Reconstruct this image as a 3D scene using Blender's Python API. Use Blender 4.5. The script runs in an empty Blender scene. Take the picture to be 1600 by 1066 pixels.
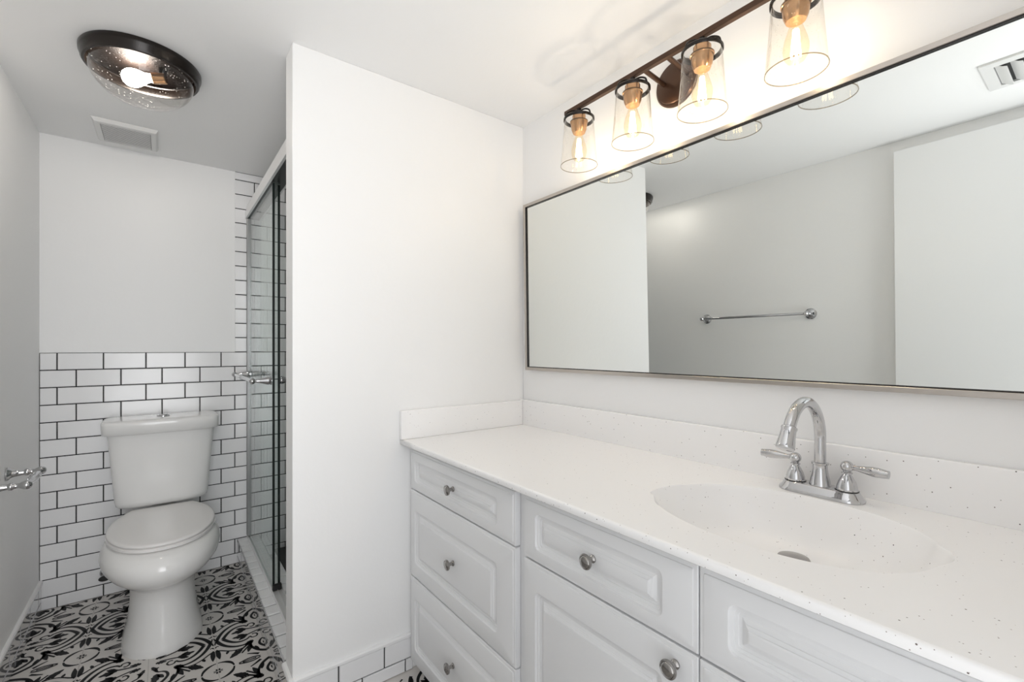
import bpy, bmesh, math, random
from math import sin, cos, pi, radians
from mathutils import Vector, Matrix

random.seed(7)
sc = bpy.context.scene
COL = sc.collection

# ------------------------------------------------------------------ camera
H_EYE = 1.2
cd = bpy.data.cameras.new('camera'); cam = bpy.data.objects.new('camera', cd); COL.objects.link(cam)
cd.sensor_width = 36.0; cd.lens = 36.0 * 714.3 / 1600.0
cd.shift_y = (543.7 - 533.0) / 1600.0
cd.clip_start = 0.02
cam.location = (0, 0, H_EYE); cam.rotation_euler = (radians(90), 0, radians(-37.267))
sc.camera = cam

# ------------------------------------------------------------------ light and exposure
sc.view_settings.view_transform = 'Standard'; sc.view_settings.look = 'None'
sc.view_settings.gamma = 1.0; sc.view_settings.use_curve_mapping = False
sc.view_settings.exposure = -0.02
sc.cycles.max_bounces = 16; sc.cycles.diffuse_bounces = 10; sc.cycles.glossy_bounces = 8; sc.cycles.transparent_max_bounces = 32
w = bpy.data.worlds.new('world'); sc.world = w; w.use_nodes = True
w.node_tree.nodes['Background'].inputs[0].default_value = (0.95, 0.97, 1.0, 1)
w.node_tree.nodes['Background'].inputs[1].default_value = 0.12

def area(name, loc, rot, sx, sy, power, color, spread=180):
    l = bpy.data.lights.new(name, 'AREA'); l.shape = 'RECTANGLE'; l.size = sx; l.size_y = sy
    l.energy = power; l.color = color; l.spread = radians(spread)
    o = bpy.data.objects.new(name, l); o.location = loc; o.rotation_euler = rot; COL.objects.link(o)
    return o
# fill lamp added outside the doorway, aimed at the toilet alcove
area('alcove_fill', (-0.10, -0.50, 1.20), (radians(85), 0, radians(3)), 0.75, 2.0, 4.4, (0.97, 0.985, 1.0), 75)
# unseen fill lamp, tilted up to bounce off the ceiling
area('ceiling_bounce_fill', (0.10, -0.75, 0.55), (radians(158), 0, radians(-18)), 1.8, 1.5, 18, (0.98, 0.99, 1.0), 105)
# another added fill lamp, level, to brighten the cabinet fronts
area('cabinet_fill', (-0.12, -0.42, 1.05), (radians(90), 0, radians(-22)), 0.9, 1.9, 8.0, (0.97, 0.985, 1.0))

def point(name, loc, power, color, rad):
    l = bpy.data.lights.new(name, 'POINT'); l.energy = power; l.color = color; l.shadow_soft_size = rad
    o = bpy.data.objects.new(name, l); o.location = loc; COL.objects.link(o)
    return o
BULB_W = 1.9
CEIL_W = 5.0

# ------------------------------------------------------------------ dimensions
XL, YF, XR = -0.452, 2.955, 1.275          # left wall, far wall, mirror wall
HC = 2.181                                 # ceiling
YP, YP2, XPE = 1.591, 1.690, 0.327         # partition front, back, free end
YR = -0.12                                 # wall behind the camera
PITCH, TILE = 0.08, 0.1605                 # subway tile rows and lengths

# ------------------------------------------------------------------ materials
def nt(m):
    m.use_nodes = True
    return m.node_tree.nodes, m.node_tree.links
def bsdf(name, col, rough=0.5, metal=0.0, coat=0.0, spec=None, bump=None, emit=None):
    m = bpy.data.materials.new(name); N, L = nt(m); b = N['Principled BSDF']
    b.inputs['Base Color'].default_value = (*col, 1); b.inputs['Roughness'].default_value = rough
    b.inputs['Metallic'].default_value = metal
    b.inputs['Coat Weight'].default_value = coat; b.inputs['Coat Roughness'].default_value = 0.03
    if spec is not None: b.inputs['Specular IOR Level'].default_value = spec
    if bump:
        sca, strn, dist = bump
        t = N.new('ShaderNodeTexCoord'); n = N.new('ShaderNodeTexNoise'); n.inputs['Scale'].default_value = sca
        n.inputs['Detail'].default_value = 3
        bp = N.new('ShaderNodeBump'); bp.inputs['Strength'].default_value = strn; bp.inputs['Distance'].default_value = dist
        L.new(t.outputs['Object'], n.inputs['Vector']); L.new(n.outputs['Fac'], bp.inputs['Height'])
        L.new(bp.outputs['Normal'], b.inputs['Normal'])
    if emit:
        b.inputs['Emission Color'].default_value = (*emit[0], 1); b.inputs['Emission Strength'].default_value = emit[1]
    return m

M_paint = bsdf('white_wall_paint', (0.88, 0.88, 0.88), 0.42, bump=(55, 0.10, 0.004))
M_ceil = bsdf('white_ceiling_paint', (0.87, 0.87, 0.87), 0.6, bump=(70, 0.08, 0.003))
M_trim = bsdf('white_trim', (0.88, 0.88, 0.88), 0.3)
M_tile = bsdf('white_glazed_tile', (0.85, 0.85, 0.86), 0.16, bump=(14, 0.05, 0.004))
M_gloss = bsdf('polished_tile_shaded', (0.40, 0.40, 0.41), 0.03, coat=1.0, spec=1.0)  # white tile with dim light and floor reflection greyed into its base
M_grout = bsdf('black_grout', (0.012, 0.012, 0.013), 0.8)
M_cream = bsdf('cream_cement_tile', (0.68, 0.65, 0.62), 0.28, bump=(30, 0.04, 0.002))
M_ink = bsdf('black_tile_ink', (0.005, 0.005, 0.006), 0.4, spec=0.2)
M_joint = bsdf('pale_floor_grout', (0.50, 0.475, 0.45), 0.7)
M_porc = bsdf('white_porcelain', (0.85, 0.845, 0.835), 0.11, coat=0.15)
M_seat = bsdf('white_seat_plastic', (0.83, 0.815, 0.805), 0.16)
M_chrome = bsdf('polished_chrome', (0.58, 0.58, 0.59), 0.03, 1.0)
M_nickel = bsdf('brushed_nickel', (0.55, 0.53, 0.50), 0.24, 1.0)
M_knob = bsdf('darkened_nickel', (0.38, 0.365, 0.35), 0.2, 1.0)  # nickel; dark reflections on the knobs put into its base colour
M_alu = bsdf('bright_aluminium', (0.80, 0.80, 0.80), 0.35, 0.5)
M_frame = bsdf('champagne_mirror_frame', (0.52, 0.48, 0.44), 0.30, 1.0)
M_jamb = bsdf('satin_steel_jamb', (0.25, 0.25, 0.25), 0.35, 0.7)
M_mirror = bsdf('mirror_silver', (0.79, 0.81, 0.79), 0.0, 1.0)
M_bronze = bsdf('dark_bronze', (0.012, 0.008, 0.006), 0.24, 0.3)
M_bronzel = bsdf('brown_bronze', (0.085, 0.048, 0.032), 0.32, 0.75)
M_pan = bsdf('bronze_reflector_pan', (0.012, 0.007, 0.005), 0.55, 0.9, bump=(160, 0.5, 0.004))
M_socket = bsdf('amber_socket', (0.52, 0.30, 0.15), 0.22, 0.85)
M_cab = bsdf('white_thermofoil', (0.77, 0.775, 0.785), 0.30)
M_dark = bsdf('dark_gap', (0.03, 0.03, 0.03), 0.8)
M_seal_shade = bsdf('black_seal_and_shade', (0.008, 0.009, 0.009), 0.35)  # black rubber, also the painted shade under the header rail
M_edge = bsdf('dark_green_glass_edge', (0.006, 0.012, 0.010), 0.3)
M_plast = bsdf('white_vent_plastic', (0.74, 0.74, 0.735), 0.4)
M_slot = bsdf('vent_slot_shade', (0.10, 0.10, 0.10), 0.7)
M_door = bsdf('white_door_paint', (0.88, 0.885, 0.89), 0.34)
M_shfloor = bsdf('black_shower_floor', (0.015, 0.015, 0.016), 0.35)

def glass(name, tint, ior=1.5, seeds=0.0, sscale=210, rough=0.02, edge=5.0, limb=(0.8, 0.85, 0.83)):
    """thin clear glass: a Fresnel mix of see-through and mirror, with seed bubbles where asked"""
    m = bpy.data.materials.new(name); N, L = nt(m)
    N.remove(N['Principled BSDF']); out = N['Material Output']
    tr = N.new('ShaderNodeBsdfTransparent'); tr.inputs[0].default_value = (*tint, 1)
    rim = N.new('ShaderNodeMix'); rim.data_type = 'RGBA'; rim.inputs['A'].default_value = (*tint, 1); rim.inputs['B'].default_value = (*limb, 1)
    L.new(rim.outputs['Result'], tr.inputs[0])
    gl = N.new('ShaderNodeBsdfGlossy'); gl.inputs['Roughness'].default_value = rough
    gl.inputs[0].default_value = (1, 1, 1, 1)
    lw = N.new('ShaderNodeLayerWeight'); lw.inputs['Blend'].default_value = 0.5
    pw = N.new('ShaderNodeMath'); pw.operation = 'POWER'; pw.inputs[1].default_value = edge
    f0 = ((ior - 1) / (ior + 1)) ** 2
    fr = N.new('ShaderNodeMath'); fr.operation = 'MULTIPLY_ADD'; fr.inputs[1].default_value = 1 - f0; fr.inputs[2].default_value = f0
    rp = N.new('ShaderNodeMath'); rp.operation = 'POWER'; rp.inputs[1].default_value = 6.0
    L.new(lw.outputs['Facing'], rp.inputs[0]); L.new(rp.outputs[0], rim.inputs['Factor'])
    L.new(lw.outputs['Facing'], pw.inputs[0]); L.new(pw.outputs[0], fr.inputs[0])
    mx = N.new('ShaderNodeMixShader'); L.new(fr.outputs[0], mx.inputs[0]); L.new(tr.outputs[0], mx.inputs[1]); L.new(gl.outputs[0], mx.inputs[2])
    last = mx
    if seeds:
        tc = N.new('ShaderNodeTexCoord'); vo = N.new('ShaderNodeTexVoronoi'); vo.inputs['Scale'].default_value = sscale
        cr = N.new('ShaderNodeMapRange'); cr.inputs['From Min'].default_value = 0.10; cr.inputs['From Max'].default_value = 0.22
        cr.inputs['To Min'].default_value = 1.0; cr.inputs['To Max'].default_value = 0.0
        sep = N.new('ShaderNodeSeparateColor'); gt = N.new('ShaderNodeMath'); gt.operation = 'GREATER_THAN'; gt.inputs[1].default_value = 1 - seeds
        mul = N.new('ShaderNodeMath'); mul.operation = 'MULTIPLY'; mul2 = N.new('ShaderNodeMath'); mul2.operation = 'MULTIPLY'; mul2.inputs[1].default_value = 0.38
        L.new(tc.outputs['Object'], vo.inputs['Vector']); L.new(vo.outputs['Distance'], cr.inputs['Value'])
        L.new(vo.outputs['Color'], sep.inputs[0]); L.new(sep.outputs[0], gt.inputs[0])
        L.new(cr.outputs[0], mul.inputs[0]); L.new(gt.outputs[0], mul.inputs[1]); L.new(mul.outputs[0], mul2.inputs[0])
        tl = N.new('ShaderNodeBsdfTranslucent'); tl.inputs[0].default_value = (0.9, 0.88, 0.84, 1)
        mx2 = N.new('ShaderNodeMixShader'); L.new(mul2.outputs[0], mx2.inputs[0]); L.new(mx.outputs[0], mx2.inputs[1]); L.new(tl.outputs[0], mx2.inputs[2])
        bp = N.new('ShaderNodeBump'); bp.inputs['Strength'].default_value = 0.25; bp.inputs['Distance'].default_value = 0.002
        L.new(mul.outputs[0], bp.inputs['Height']); L.new(bp.outputs[0], gl.inputs['Normal']); L.new(bp.outputs[0], lw.inputs['Normal'])
        last = mx2
    L.new(last.outputs[0], out.inputs[0])
    return m
M_glass = glass('clear_shower_glass', (0.965, 0.985, 0.978), limb=(0.92, 0.965, 0.95), edge=7.5, rough=0.0)
M_shade = glass('seeded_clear_glass', (0.975, 0.965, 0.945), 1.5, seeds=0.34, edge=4.0, limb=(0.42, 0.35, 0.28))
M_rim = glass('thick_glass_rim', (0.62, 0.57, 0.50), 1.5)
M_dome = glass('seeded_dome_glass', (0.97, 0.955, 0.94), 1.5, seeds=0.42, sscale=130, edge=3.5, limb=(0.60, 0.55, 0.52))
M_bulbg = glass('amber_bulb_glass', (0.99, 0.94, 0.84), 1.25, limb=(0.8, 0.66, 0.46))

def emitter(name, col, s):
    m = bpy.data.materials.new(name); N, L = nt(m); N.remove(N['Principled BSDF'])
    e = N.new('ShaderNodeEmission'); e.inputs[0].default_value = (*col, 1); e.inputs[1].default_value = s
    L.new(e.outputs[0], N['Material Output'].inputs[0])
    return m
M_fil = emitter('glowing_filament', (1.0, 0.80, 0.46), 16)
M_bulb = emitter('lit_frosted_bulb', (1.0, 0.945, 0.87), 110)

def speckled(name, base):
    m = bpy.data.materials.new(name); N, L = nt(m); b = N['Principled BSDF']
    b.inputs['Roughness'].default_value = 0.27
    tc = N.new('ShaderNodeTexCoord'); prev = None
    for (scale, lo, hi, keep, c) in ((62, 0.055, 0.085, 0.74, (0.15, 0.12, 0.11)), (120, 0.07, 0.11, 0.72, (0.34, 0.29, 0.27)), (34, 0.030, 0.048, 0.45, (0.07, 0.06, 0.06))):
        v = N.new('ShaderNodeTexVoronoi'); v.inputs['Scale'].default_value = scale
        mr = N.new('ShaderNodeMapRange'); mr.inputs['From Min'].default_value = lo; mr.inputs['From Max'].default_value = hi
        mr.inputs['To Min'].default_value = 1; mr.inputs['To Max'].default_value = 0
        s = N.new('ShaderNodeSeparateColor'); g = N.new('ShaderNodeMath'); g.operation = 'GREATER_THAN'; g.inputs[1].default_value = keep
        mu = N.new('ShaderNodeMath'); mu.operation = 'MULTIPLY'
        mix = N.new('ShaderNodeMix'); mix.data_type = 'RGBA'
        L.new(tc.outputs['Object'], v.inputs['Vector']); L.new(v.outputs['Distance'], mr.inputs['Value'])
        L.new(v.outputs['Color'], s.inputs[0]); L.new(s.outputs[0], g.inputs[0])
        L.new(mr.outputs[0], mu.inputs[0]); L.new(g.outputs[0], mu.inputs[1]); L.new(mu.outputs[0], mix.inputs['Factor'])
        mix.inputs['B'].default_value = (*c, 1)
        if prev is None: mix.inputs['A'].default_value = (*base, 1)
        else: L.new(prev, mix.inputs['A'])
        prev = mix.outputs['Result']
    L.new(prev, b.inputs['Base Color'])
    return m
M_solid = speckled('speckled_solid_surface', (0.91, 0.905, 0.905))

# ------------------------------------------------------------------ mesh helpers
OFF = {}
def obj(name, bm, mats, parent=None, smooth=None):
    """link one mesh object; vertices are given in world space and stored relative to the thing's base"""
    off = OFF.get(parent.name, Vector((0, 0, 0))) if parent else Vector((0, 0, 0))
    if off.length: bmesh.ops.translate(bm, verts=bm.verts, vec=-off)
    bmesh.ops.recalc_face_normals(bm, faces=bm.faces)
    me = bpy.data.meshes.new(name); bm.to_mesh(me); bm.free()
    if not isinstance(mats, (list, tuple)): mats = [mats]
    for m in mats: me.materials.append(m)
    o = bpy.data.objects.new(name, me); COL.objects.link(o)
    if parent: o.parent = parent
    if smooth is not None:
        me.shade_smooth()
        if smooth < 180: me.set_sharp_from_angle(angle=radians(smooth))
    OFF[o.name] = off
    return o
def rawobj(name, bm, mats, parent=None, smooth=None):
    """like obj() but keeps face winding (open surfaces)"""
    off = OFF.get(parent.name, Vector((0, 0, 0))) if parent else Vector((0, 0, 0))
    if off.length: bmesh.ops.translate(bm, verts=bm.verts, vec=-off)
    me = bpy.data.meshes.new(name); bm.to_mesh(me); bm.free()
    if not isinstance(mats, (list, tuple)): mats = [mats]
    for m in mats: me.materials.append(m)
    o = bpy.data.objects.new(name, me); COL.objects.link(o)
    if parent: o.parent = parent
    if smooth is not None:
        me.shade_smooth()
        if smooth < 180: me.set_sharp_from_angle(angle=radians(smooth))
    OFF[o.name] = off
    return o
def thing(name, label, cat, loc, group=None, kind=None):
    o = bpy.data.objects.new(name, None); COL.objects.link(o); o.location = loc; o.empty_display_size = 0.05
    o['label'] = label; o['category'] = cat
    if group: o['group'] = group
    if kind: o['kind'] = kind
    OFF[o.name] = Vector(loc)
    return o
def struct(name, bm, mats, label, cat, smooth=None):
    o = obj(name, bm, mats, None, smooth); o['kind'] = 'structure'; o['label'] = label; o['category'] = cat
    return o
def box(bm, x0, x1, y0, y1, z0, z1, bev=0.0, seg=2, mi=0):
    t = bmesh.new(); bmesh.ops.create_cube(t, size=1.0)
    for v in t.verts:
        v.co = Vector((x0 + (v.co.x + .5) * (x1 - x0), y0 + (v.co.y + .5) * (y1 - y0), z0 + (v.co.z + .5) * (z1 - z0)))
    if bev: bmesh.ops.bevel(t, geom=list(t.edges), offset=bev, segments=seg, affect='EDGES', profile=0.6)
    for f in t.faces: f.material_index = mi
    tm = bpy.data.meshes.new('tmp'); t.to_mesh(tm); t.free(); bm.from_mesh(tm); bpy.data.meshes.remove(tm)
def bx(*a, **k):
    bm = bmesh.new(); box(bm, *a, **k); return bm
def ringloft(bm, rings, cap0=True, cap1=True, mi=0):
    vs = [[bm.verts.new(p) for p in r] for r in rings]
    n = len(rings[0])
    for a, b in zip(vs, vs[1:]):
        for i in range(n):
            f = bm.faces.new((a[i], a[(i + 1) % n], b[(i + 1) % n], b[i])); f.material_index = mi
    if cap0: f = bm.faces.new(vs[0][::-1]); f.material_index = mi
    if cap1: f = bm.faces.new(vs[-1]); f.material_index = mi
def lathe(bm, prof, origin, axis=(0, 0, 1), n=32, cap0=True, cap1=True, mi=0):
    """prof = [(radius, height)] turned about axis through origin"""
    ax = Vector(axis).normalized(); q = Vector((0, 0, 1)).rotation_difference(ax); o = Vector(origin)
    rings = [[o + q @ Vector((r * cos(2 * pi * i / n), r * sin(2 * pi * i / n), h)) for i in range(n)] for r, h in prof]
    ringloft(bm, rings, cap0, cap1, mi)
def lat(prof, origin, axis=(0, 0, 1), n=32, **k):
    bm = bmesh.new(); lathe(bm, prof, origin, axis, n, **k); return bm
def tube(bm, pts, rad, n=14, mi=0):
    pts = [Vector(p) for p in pts]; rads = rad if isinstance(rad, (list, tuple)) else [rad] * len(pts)
    tan = [(pts[min(i + 1, len(pts) - 1)] - pts[max(i - 1, 0)]).normalized() for i in range(len(pts))]
    up = Vector((0, 0, 1)) if abs(tan[0].z) < 0.9 else Vector((0, 1, 0))
    nrm = (up - tan[0] * up.dot(tan[0])).normalized(); rings = []
    for p, t, r in zip(pts, tan, rads):
        nrm = (nrm - t * nrm.dot(t)).normalized(); b = t.cross(nrm)
        rings.append([p + (nrm * cos(2 * pi * i / n) + b * sin(2 * pi * i / n)) * r for i in range(n)])
    ringloft(bm, rings, mi=mi)
def tub(*a, **k):
    bm = bmesh.new(); tube(bm, *a, **k); return bm
def smoothstep_path(pts, n=8):
    """Catmull-Rom through pts"""
    P = [Vector(p) for p in pts]; out = []
    for i in range(len(P) - 1):
        p0, p1, p2, p3 = P[max(i - 1, 0)], P[i], P[i + 1], P[min(i + 2, len(P) - 1)]
        for k in range(n):
            t = k / n
            out.append(0.5 * ((2 * p1) + (p2 - p0) * t + (2 * p0 - 5 * p1 + 4 * p2 - p3) * t * t + (3 * p1 - p0 - 3 * p2 + p3) * t ** 3))
    out.append(P[-1]); return out

# ------------------------------------------------------------------ setting: shell
T = 0.10
bm = bmesh.new()
bm.faces.new([bm.verts.new(p) for p in ((XL, YF, 0), (XL, YR, 0), (XR, YR, 0), (XR, YF, 0))])
box(bm, XL - T, XR + T, YR - T, YF + T, -0.10, -0.002, mi=0)

# the floor pattern: one repeat is 2 x 2 tiles; drawn in units of one tile about the middle of the four petals
HU = 0.2073
def floor_pattern(bm):
    def put(poly, z, mi, cx, cy, sx, sy, clip=True):
        pts = [(cx + sx * x * HU, cy + sy * y * HU) for x, y in poly]
        if all(p[0] < XL or p[0] > 0.336 for p in pts) and not all(XL < p[0] < XR and p[1] < 1.56 for p in pts): return
        # clip against the floor edges
        for ax, lim, sg in ((0, XL + 0.001, 1), (0, XR - 0.001, -1), (1, YF - 0.003, -1), (1, YR + 0.001, 1)):
            out = []
            for i in range(len(pts)):
                a, b = pts[i - 1], pts[i]
                ia, ib = sg * (a[ax] - lim) >= 0, sg * (b[ax] - lim) >= 0
                if ia != ib:
                    t = (lim - a[ax]) / (b[ax] - a[ax]); out.append((a[0] + t * (b[0] - a[0]), a[1] + t * (b[1] - a[1])))
                if ib: out.append(b)
            pts = out
            if len(pts) < 3: return
        try:
            f = bm.faces.new([bm.verts.new((x, y, z)) for x, y in pts]); f.material_index = mi
            f.normal_update()
            if f.normal.z < 0: f.normal_flip()
        except ValueError: pass
    def stroke(pts, wid, n=5):
        P = smoothstep_path([(x, y, 0) for x, y in pts], n); N = len(P); L, R = [], []
        for i, p in enumerate(P):
            t = (P[min(i + 1, N - 1)] - P[max(i - 1, 0)]).normalized(); u = i / (N - 1)
            wd = (wid(u) if callable(wid) else wid) * 1.18
            L.append((p.x - t.y * wd / 2, p.y + t.x * wd / 2)); R.append((p.x + t.y * wd / 2, p.y - t.x * wd / 2))
        return [[L[i], L[i + 1], R[i + 1], R[i]] for i in range(N - 1)]
    def leaf(a, b, wdt, jag=0.0, n=8):
        ax, ay = a; bx_, by = b; dx, dy = bx_ - ax, by - ay; ln = math.hypot(dx, dy); tx, ty = dx / ln, dy / ln
        up, dn = [], []
        for i in range(n + 1):
            u = i / n; ww = wdt * (sin(pi * u ** 0.8)) ** 0.8 * (1 + 0.6 * (jag if i % 2 else -jag))
            px, py = ax + dx * u, ay + dy * u
            up.append((px - ty * ww / 2, py + tx * ww / 2)); dn.append((px + ty * ww / 2, py - tx * ww / 2))
        return [[up[i], up[i + 1], dn[i + 1], dn[i]] for i in range(n)]
    tap = lambda a, b: (lambda u: a + (b - a) * u)
    Q = []
    # petal along x: two outlines
    Q += stroke([(0.955, 0.0), (0.885, 0.17), (0.79, 0.31), (0.66, 0.41), (0.53, 0.44), (0.40, 0.40)], lambda u: 0.062 - 0.03 * u)
    Q += stroke([(0.845, 0.0), (0.77, 0.13), (0.68, 0.235), (0.57, 0.29), (0.46, 0.27), (0.40, 0.205)], lambda u: 0.060 - 0.032 * u)
    Q += stroke([(0.40, 0.205), (0.37, 0.27), (0.30, 0.27), (0.27, 0.205), (0.31, 0.15), (0.36, 0.16)], 0.026)
    # petal along y
    Q += stroke([(0.0, 0.955), (0.17, 0.885), (0.31, 0.79), (0.39, 0.67), (0.43, 0.54), (0.40, 0.40)], lambda u: 0.062 - 0.03 * u)
    Q += stroke([(0.0, 0.845), (0.13, 0.77), (0.225, 0.68), (0.28, 0.57), (0.26, 0.46), (0.205, 0.40)], lambda u: 0.058 - 0.03 * u)
    Q += stroke([(0.205, 0.40), (0.14, 0.37), (0.10, 0.30), (0.15, 0.23)], 0.026)
    # leaves inside the petals
    Q += leaf((0.42, 0.125), (0.70, 0.085), 0.125, 0.30); Q += leaf((0.46, 0.14), (0.60, 0.225), 0.08, 0.1)
    Q += leaf((0.47, 0.10), (0.60, 0.015), 0.06, 0.1); Q += stroke([(0.16, 0.05), (0.30, 0.075), (0.44, 0.115)], 0.03)
    Q += leaf((0.125, 0.42), (0.085, 0.70), 0.125, 0.30); Q += leaf((0.14, 0.46), (0.225, 0.60), 0.08, 0.1)
    Q += leaf((0.05, 0.16), (0.14, 0.36), 0.07, 0.3)
    Q += leaf((0.10, 0.07), (0.27, 0.12), 0.085, 0.4)
    # leaf cluster and spray on the diagonal
    Q += leaf((0.37, 0.37), (0.52, 0.50), 0.12, 0.2); Q += stroke([(0.46, 0.45), (0.56, 0.545), (0.62, 0.60)], 0.035); Q += leaf((0.58, 0.56), (0.80, 0.74), 0.125, 0.15)
    Q += stroke([(0.42, 0.47), (0.52, 0.60), (0.60, 0.70)], 0.03)
    Q += leaf((0.42, 0.50), (0.50, 0.74), 0.085, 0.1); Q += leaf((0.37, 0.60), (0.31, 0.78), 0.05, 0.1)
    Q += stroke([(0.34, 0.90), (0.42, 0.84), (0.52, 0.78)], tap(0.05, 0.02))
    # outlined leaf pointing at the ring along y = 1
    Q += stroke([(0.33, 0.985), (0.44, 0.945), (0.56, 0.95), (0.68, 0.99)], 0.028)
    Q += stroke([(0.40, 0.99), (0.52, 0.985), (0.62, 0.992)], 0.018)
    # split bud along x = 1 with its vine
    Q += leaf((0.972, 0.30), (0.945, 0.66), 0.085, 0.0)
    Q += stroke([(0.975, 0.34), (0.90, 0.385), (0.80, 0.47), (0.68, 0.53), (0.56, 0.535)], tap(0.032, 0.02))
    Q += leaf((0.80, 0.47), (0.83, 0.57), 0.055, 0.2); Q += leaf((0.66, 0.53), (0.70, 0.60), 0.04, 0.2)
    Q += stroke([(0.945, 0.0), (0.975, 0.055), (0.985, 0.13)], 0.02)
    Q += stroke([(0.93, 0.21), (0.965, 0.19), (0.985, 0.24)], 0.02)
    # ring and the little split cross inside
    seg = []
    for i in range(13):
        a = radians(183 + i * 84 / 12); seg.append((1 + 0.245 * cos(a), 1 + 0.245 * sin(a)))
    Q += stroke(seg, lambda u: 0.022 + 0.026 * sin(pi * u) ** 2, 2)
    Q += stroke([(0.93, 0.985), (0.985, 0.982)], 0.016); Q += stroke([(0.975, 0.93), (0.985, 0.985)], 0.022)
    for i in range(-1, 5):
        for j in range(-1, 8):
            cx, cy = -0.462 + i * 2 * HU, 2.6315 - j * 2 * HU
            for sx in (1, -1):
                for sy in (1, -1):
                    for poly in Q: put(poly, 0.0004, 1, cx, cy, sx, sy)
    jw = 0.0045
    for i in range(-2, 10):
        c = -0.462 + i * HU; put([(-jw, -9), (jw, -9), (jw, 9), (-jw, 9)], 0.0006, 2, c, 1.4, 1, 1)
    for j in range(-2, 16):
        c = 2.6315 - j * HU; put([(-9, -jw), (9, -jw), (9, jw), (-9, jw)], 0.0006, 2, 0.4, c, 1, 1)
bmf = bmesh.new()
box(bmf, XL - T, XR + T, YR - T, YF + T, -0.10, 0.0, mi=0)
bm.free()
floor_pattern(bmf)
fl = rawobj('floor', bmf, [M_cream, M_ink, M_joint]); fl['kind'] = 'structure'
fl['label'] = 'cream cement tile floor with black ornamental pattern'; fl['category'] = 'floor'

struct('ceiling', bx(XL - T, XR + T, YR - T, YF + T, HC, HC + 0.1), M_ceil, 'plain white painted ceiling', 'ceiling')
struct('wall_left', bx(XL - T, XL, YR - T, YF + T, 0, HC), M_paint, 'plain white left wall with the bar holder', 'wall')
struct('wall_right', bx(XR, XR + T, YR - T, YF + T, 0, HC), M_paint, 'white wall behind the long mirror', 'wall')
wf = struct('wall_far', bx(XL, XR, YF + 0.003, YF + T, 0, HC), M_paint, 'white far wall above tiled wainscot behind toilet', 'wall')
struct('wall_partition', bx(XPE, XR, YP, YP2, 0, HC, bev=0.004), M_paint, 'white partition wall between shower and vanity', 'wall')
bm = bmesh.new()
box(bm, 0.60, XR, YR - T, YR, 0, HC); box(bm, XL, -0.44, YR - T, YR, 0, HC); box(bm, -0.44, 0.60, YR - T, YR, 2.15, HC)
struct('wall_rear', bm, M_paint, 'white wall with the open doorway behind the camera', 'wall')

# subway tiles: each a bevelled pad on a black grout bed
def tile_field(bm, to_w, u0, u1, rows, phase, gap=0.0046, th=0.0042, bev=0.0024, length=TILE, tilt=0.0006, flush=False):
    """rows = [(v0, v1, offset)], to_w(u, v, d) maps to the world with d out of the wall"""
    def quad(ps, mi):
        f = bm.faces.new([bm.verts.new(to_w(*p)) for p in ps]); f.material_index = mi
    vlo, vhi = min(r[0] for r in rows), max(r[1] for r in rows)
    quad([(u0, vlo, 0), (u1, vlo, 0), (u1, vhi, 0), (u0, vhi, 0)], 1)
    for v0, v1, ph in rows:
        k = math.floor((u0 - phase - ph) / length)
        while True:
            a = phase + ph + k * length; b = a + length; k += 1
            if a >= u1: break
            a, b = max(a, u0), min(b, u1)
            if b - a < 0.008: continue
            g = gap / 2; A, B, C, D = a + g, b - g, v0 + g, v1 - g
            if flush and a == u0: A = a
            if D - C < 0.006: continue
            dz = [th + random.uniform(-tilt, tilt) for _ in range(2)]
            o = [(A, C), (B, C), (B, D), (A, D)]; i = [(A + bev, C + bev), (B - bev, C + bev), (B - bev, D - bev), (A + bev, D - bev)]
            di = [dz[0], dz[1], dz[1], dz[0]]
            ov = [bm.verts.new(to_w(p[0], p[1], 0.0002)) for p in o]
            mv = [bm.verts.new(to_w(p[0], p[1], d * 0.55)) for p, d in zip(o, di)]
            iv = [bm.verts.new(to_w(p[0], p[1], d)) for p, d in zip(i, di)]
            for q in range(4):
                bm.faces.new((ov[q], ov[(q + 1) % 4], mv[(q + 1) % 4], mv[q])); bm.faces.new((mv[q], mv[(q + 1) % 4], iv[(q + 1) % 4], iv[q]))
            bm.faces.new(iv)
TOP = 1.177
PH0 = -0.394                                # a joint of the top wainscot row
def rows_between(z0, z1):
    out = []; k = 0; z = TOP
    while z > z0 + 1e-4:
        lo = max(z - PITCH, z0); out.append((lo, z, 0.0 if k % 2 == 0 else 0.0645)); z -= PITCH; k += 1
    k = 1; z = TOP
    while z < z1 - 1e-4:
        hi = min(z + PITCH, z1); out.append((z, hi, 0.0 if k % 2 == 0 else 0.0645)); z += PITCH; k += 1
    return out
wy = lambda u, v, d: (u, YF + 0.002 - d, v)
bm = bmesh.new(); tile_field(bm, wy, XL, XR - 0.002, rows_between(0.0, TOP), PH0)
t1 = obj('wainscot_tiles', bm, [M_tile, M_grout], wf); 
bm = bmesh.new(); tile_field(bm, wy, 0.3135, XR - 0.002, [r for r in rows_between(0.0, HC) if r[0] > TOP - 0.001], PH0, flush=True)
t2 = obj('upper_tiles', bm, [M_tile, M_grout], wf)
# tiled shower sides
bm = bmesh.new(); tile_field(bm, lambda u, v, d: (XR - 0.0005 - d, u, v), YP2, YF - 0.004, rows_between(0.0, HC), 1.72)
o = struct('wall_shower', bm, [M_tile, M_grout], 'white subway tile on the inner side of the shower', 'wall')
bm = bmesh.new(); tile_field(bm, lambda u, v, d: (u, YP2 + 0.0005 + d, v), 0.46, XR - 0.006, rows_between(0.0, HC), 0.5)
o = struct('wall_shower', bm, [M_tile, M_grout], 'white subway tile on the shower side of the partition', 'wall')

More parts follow.
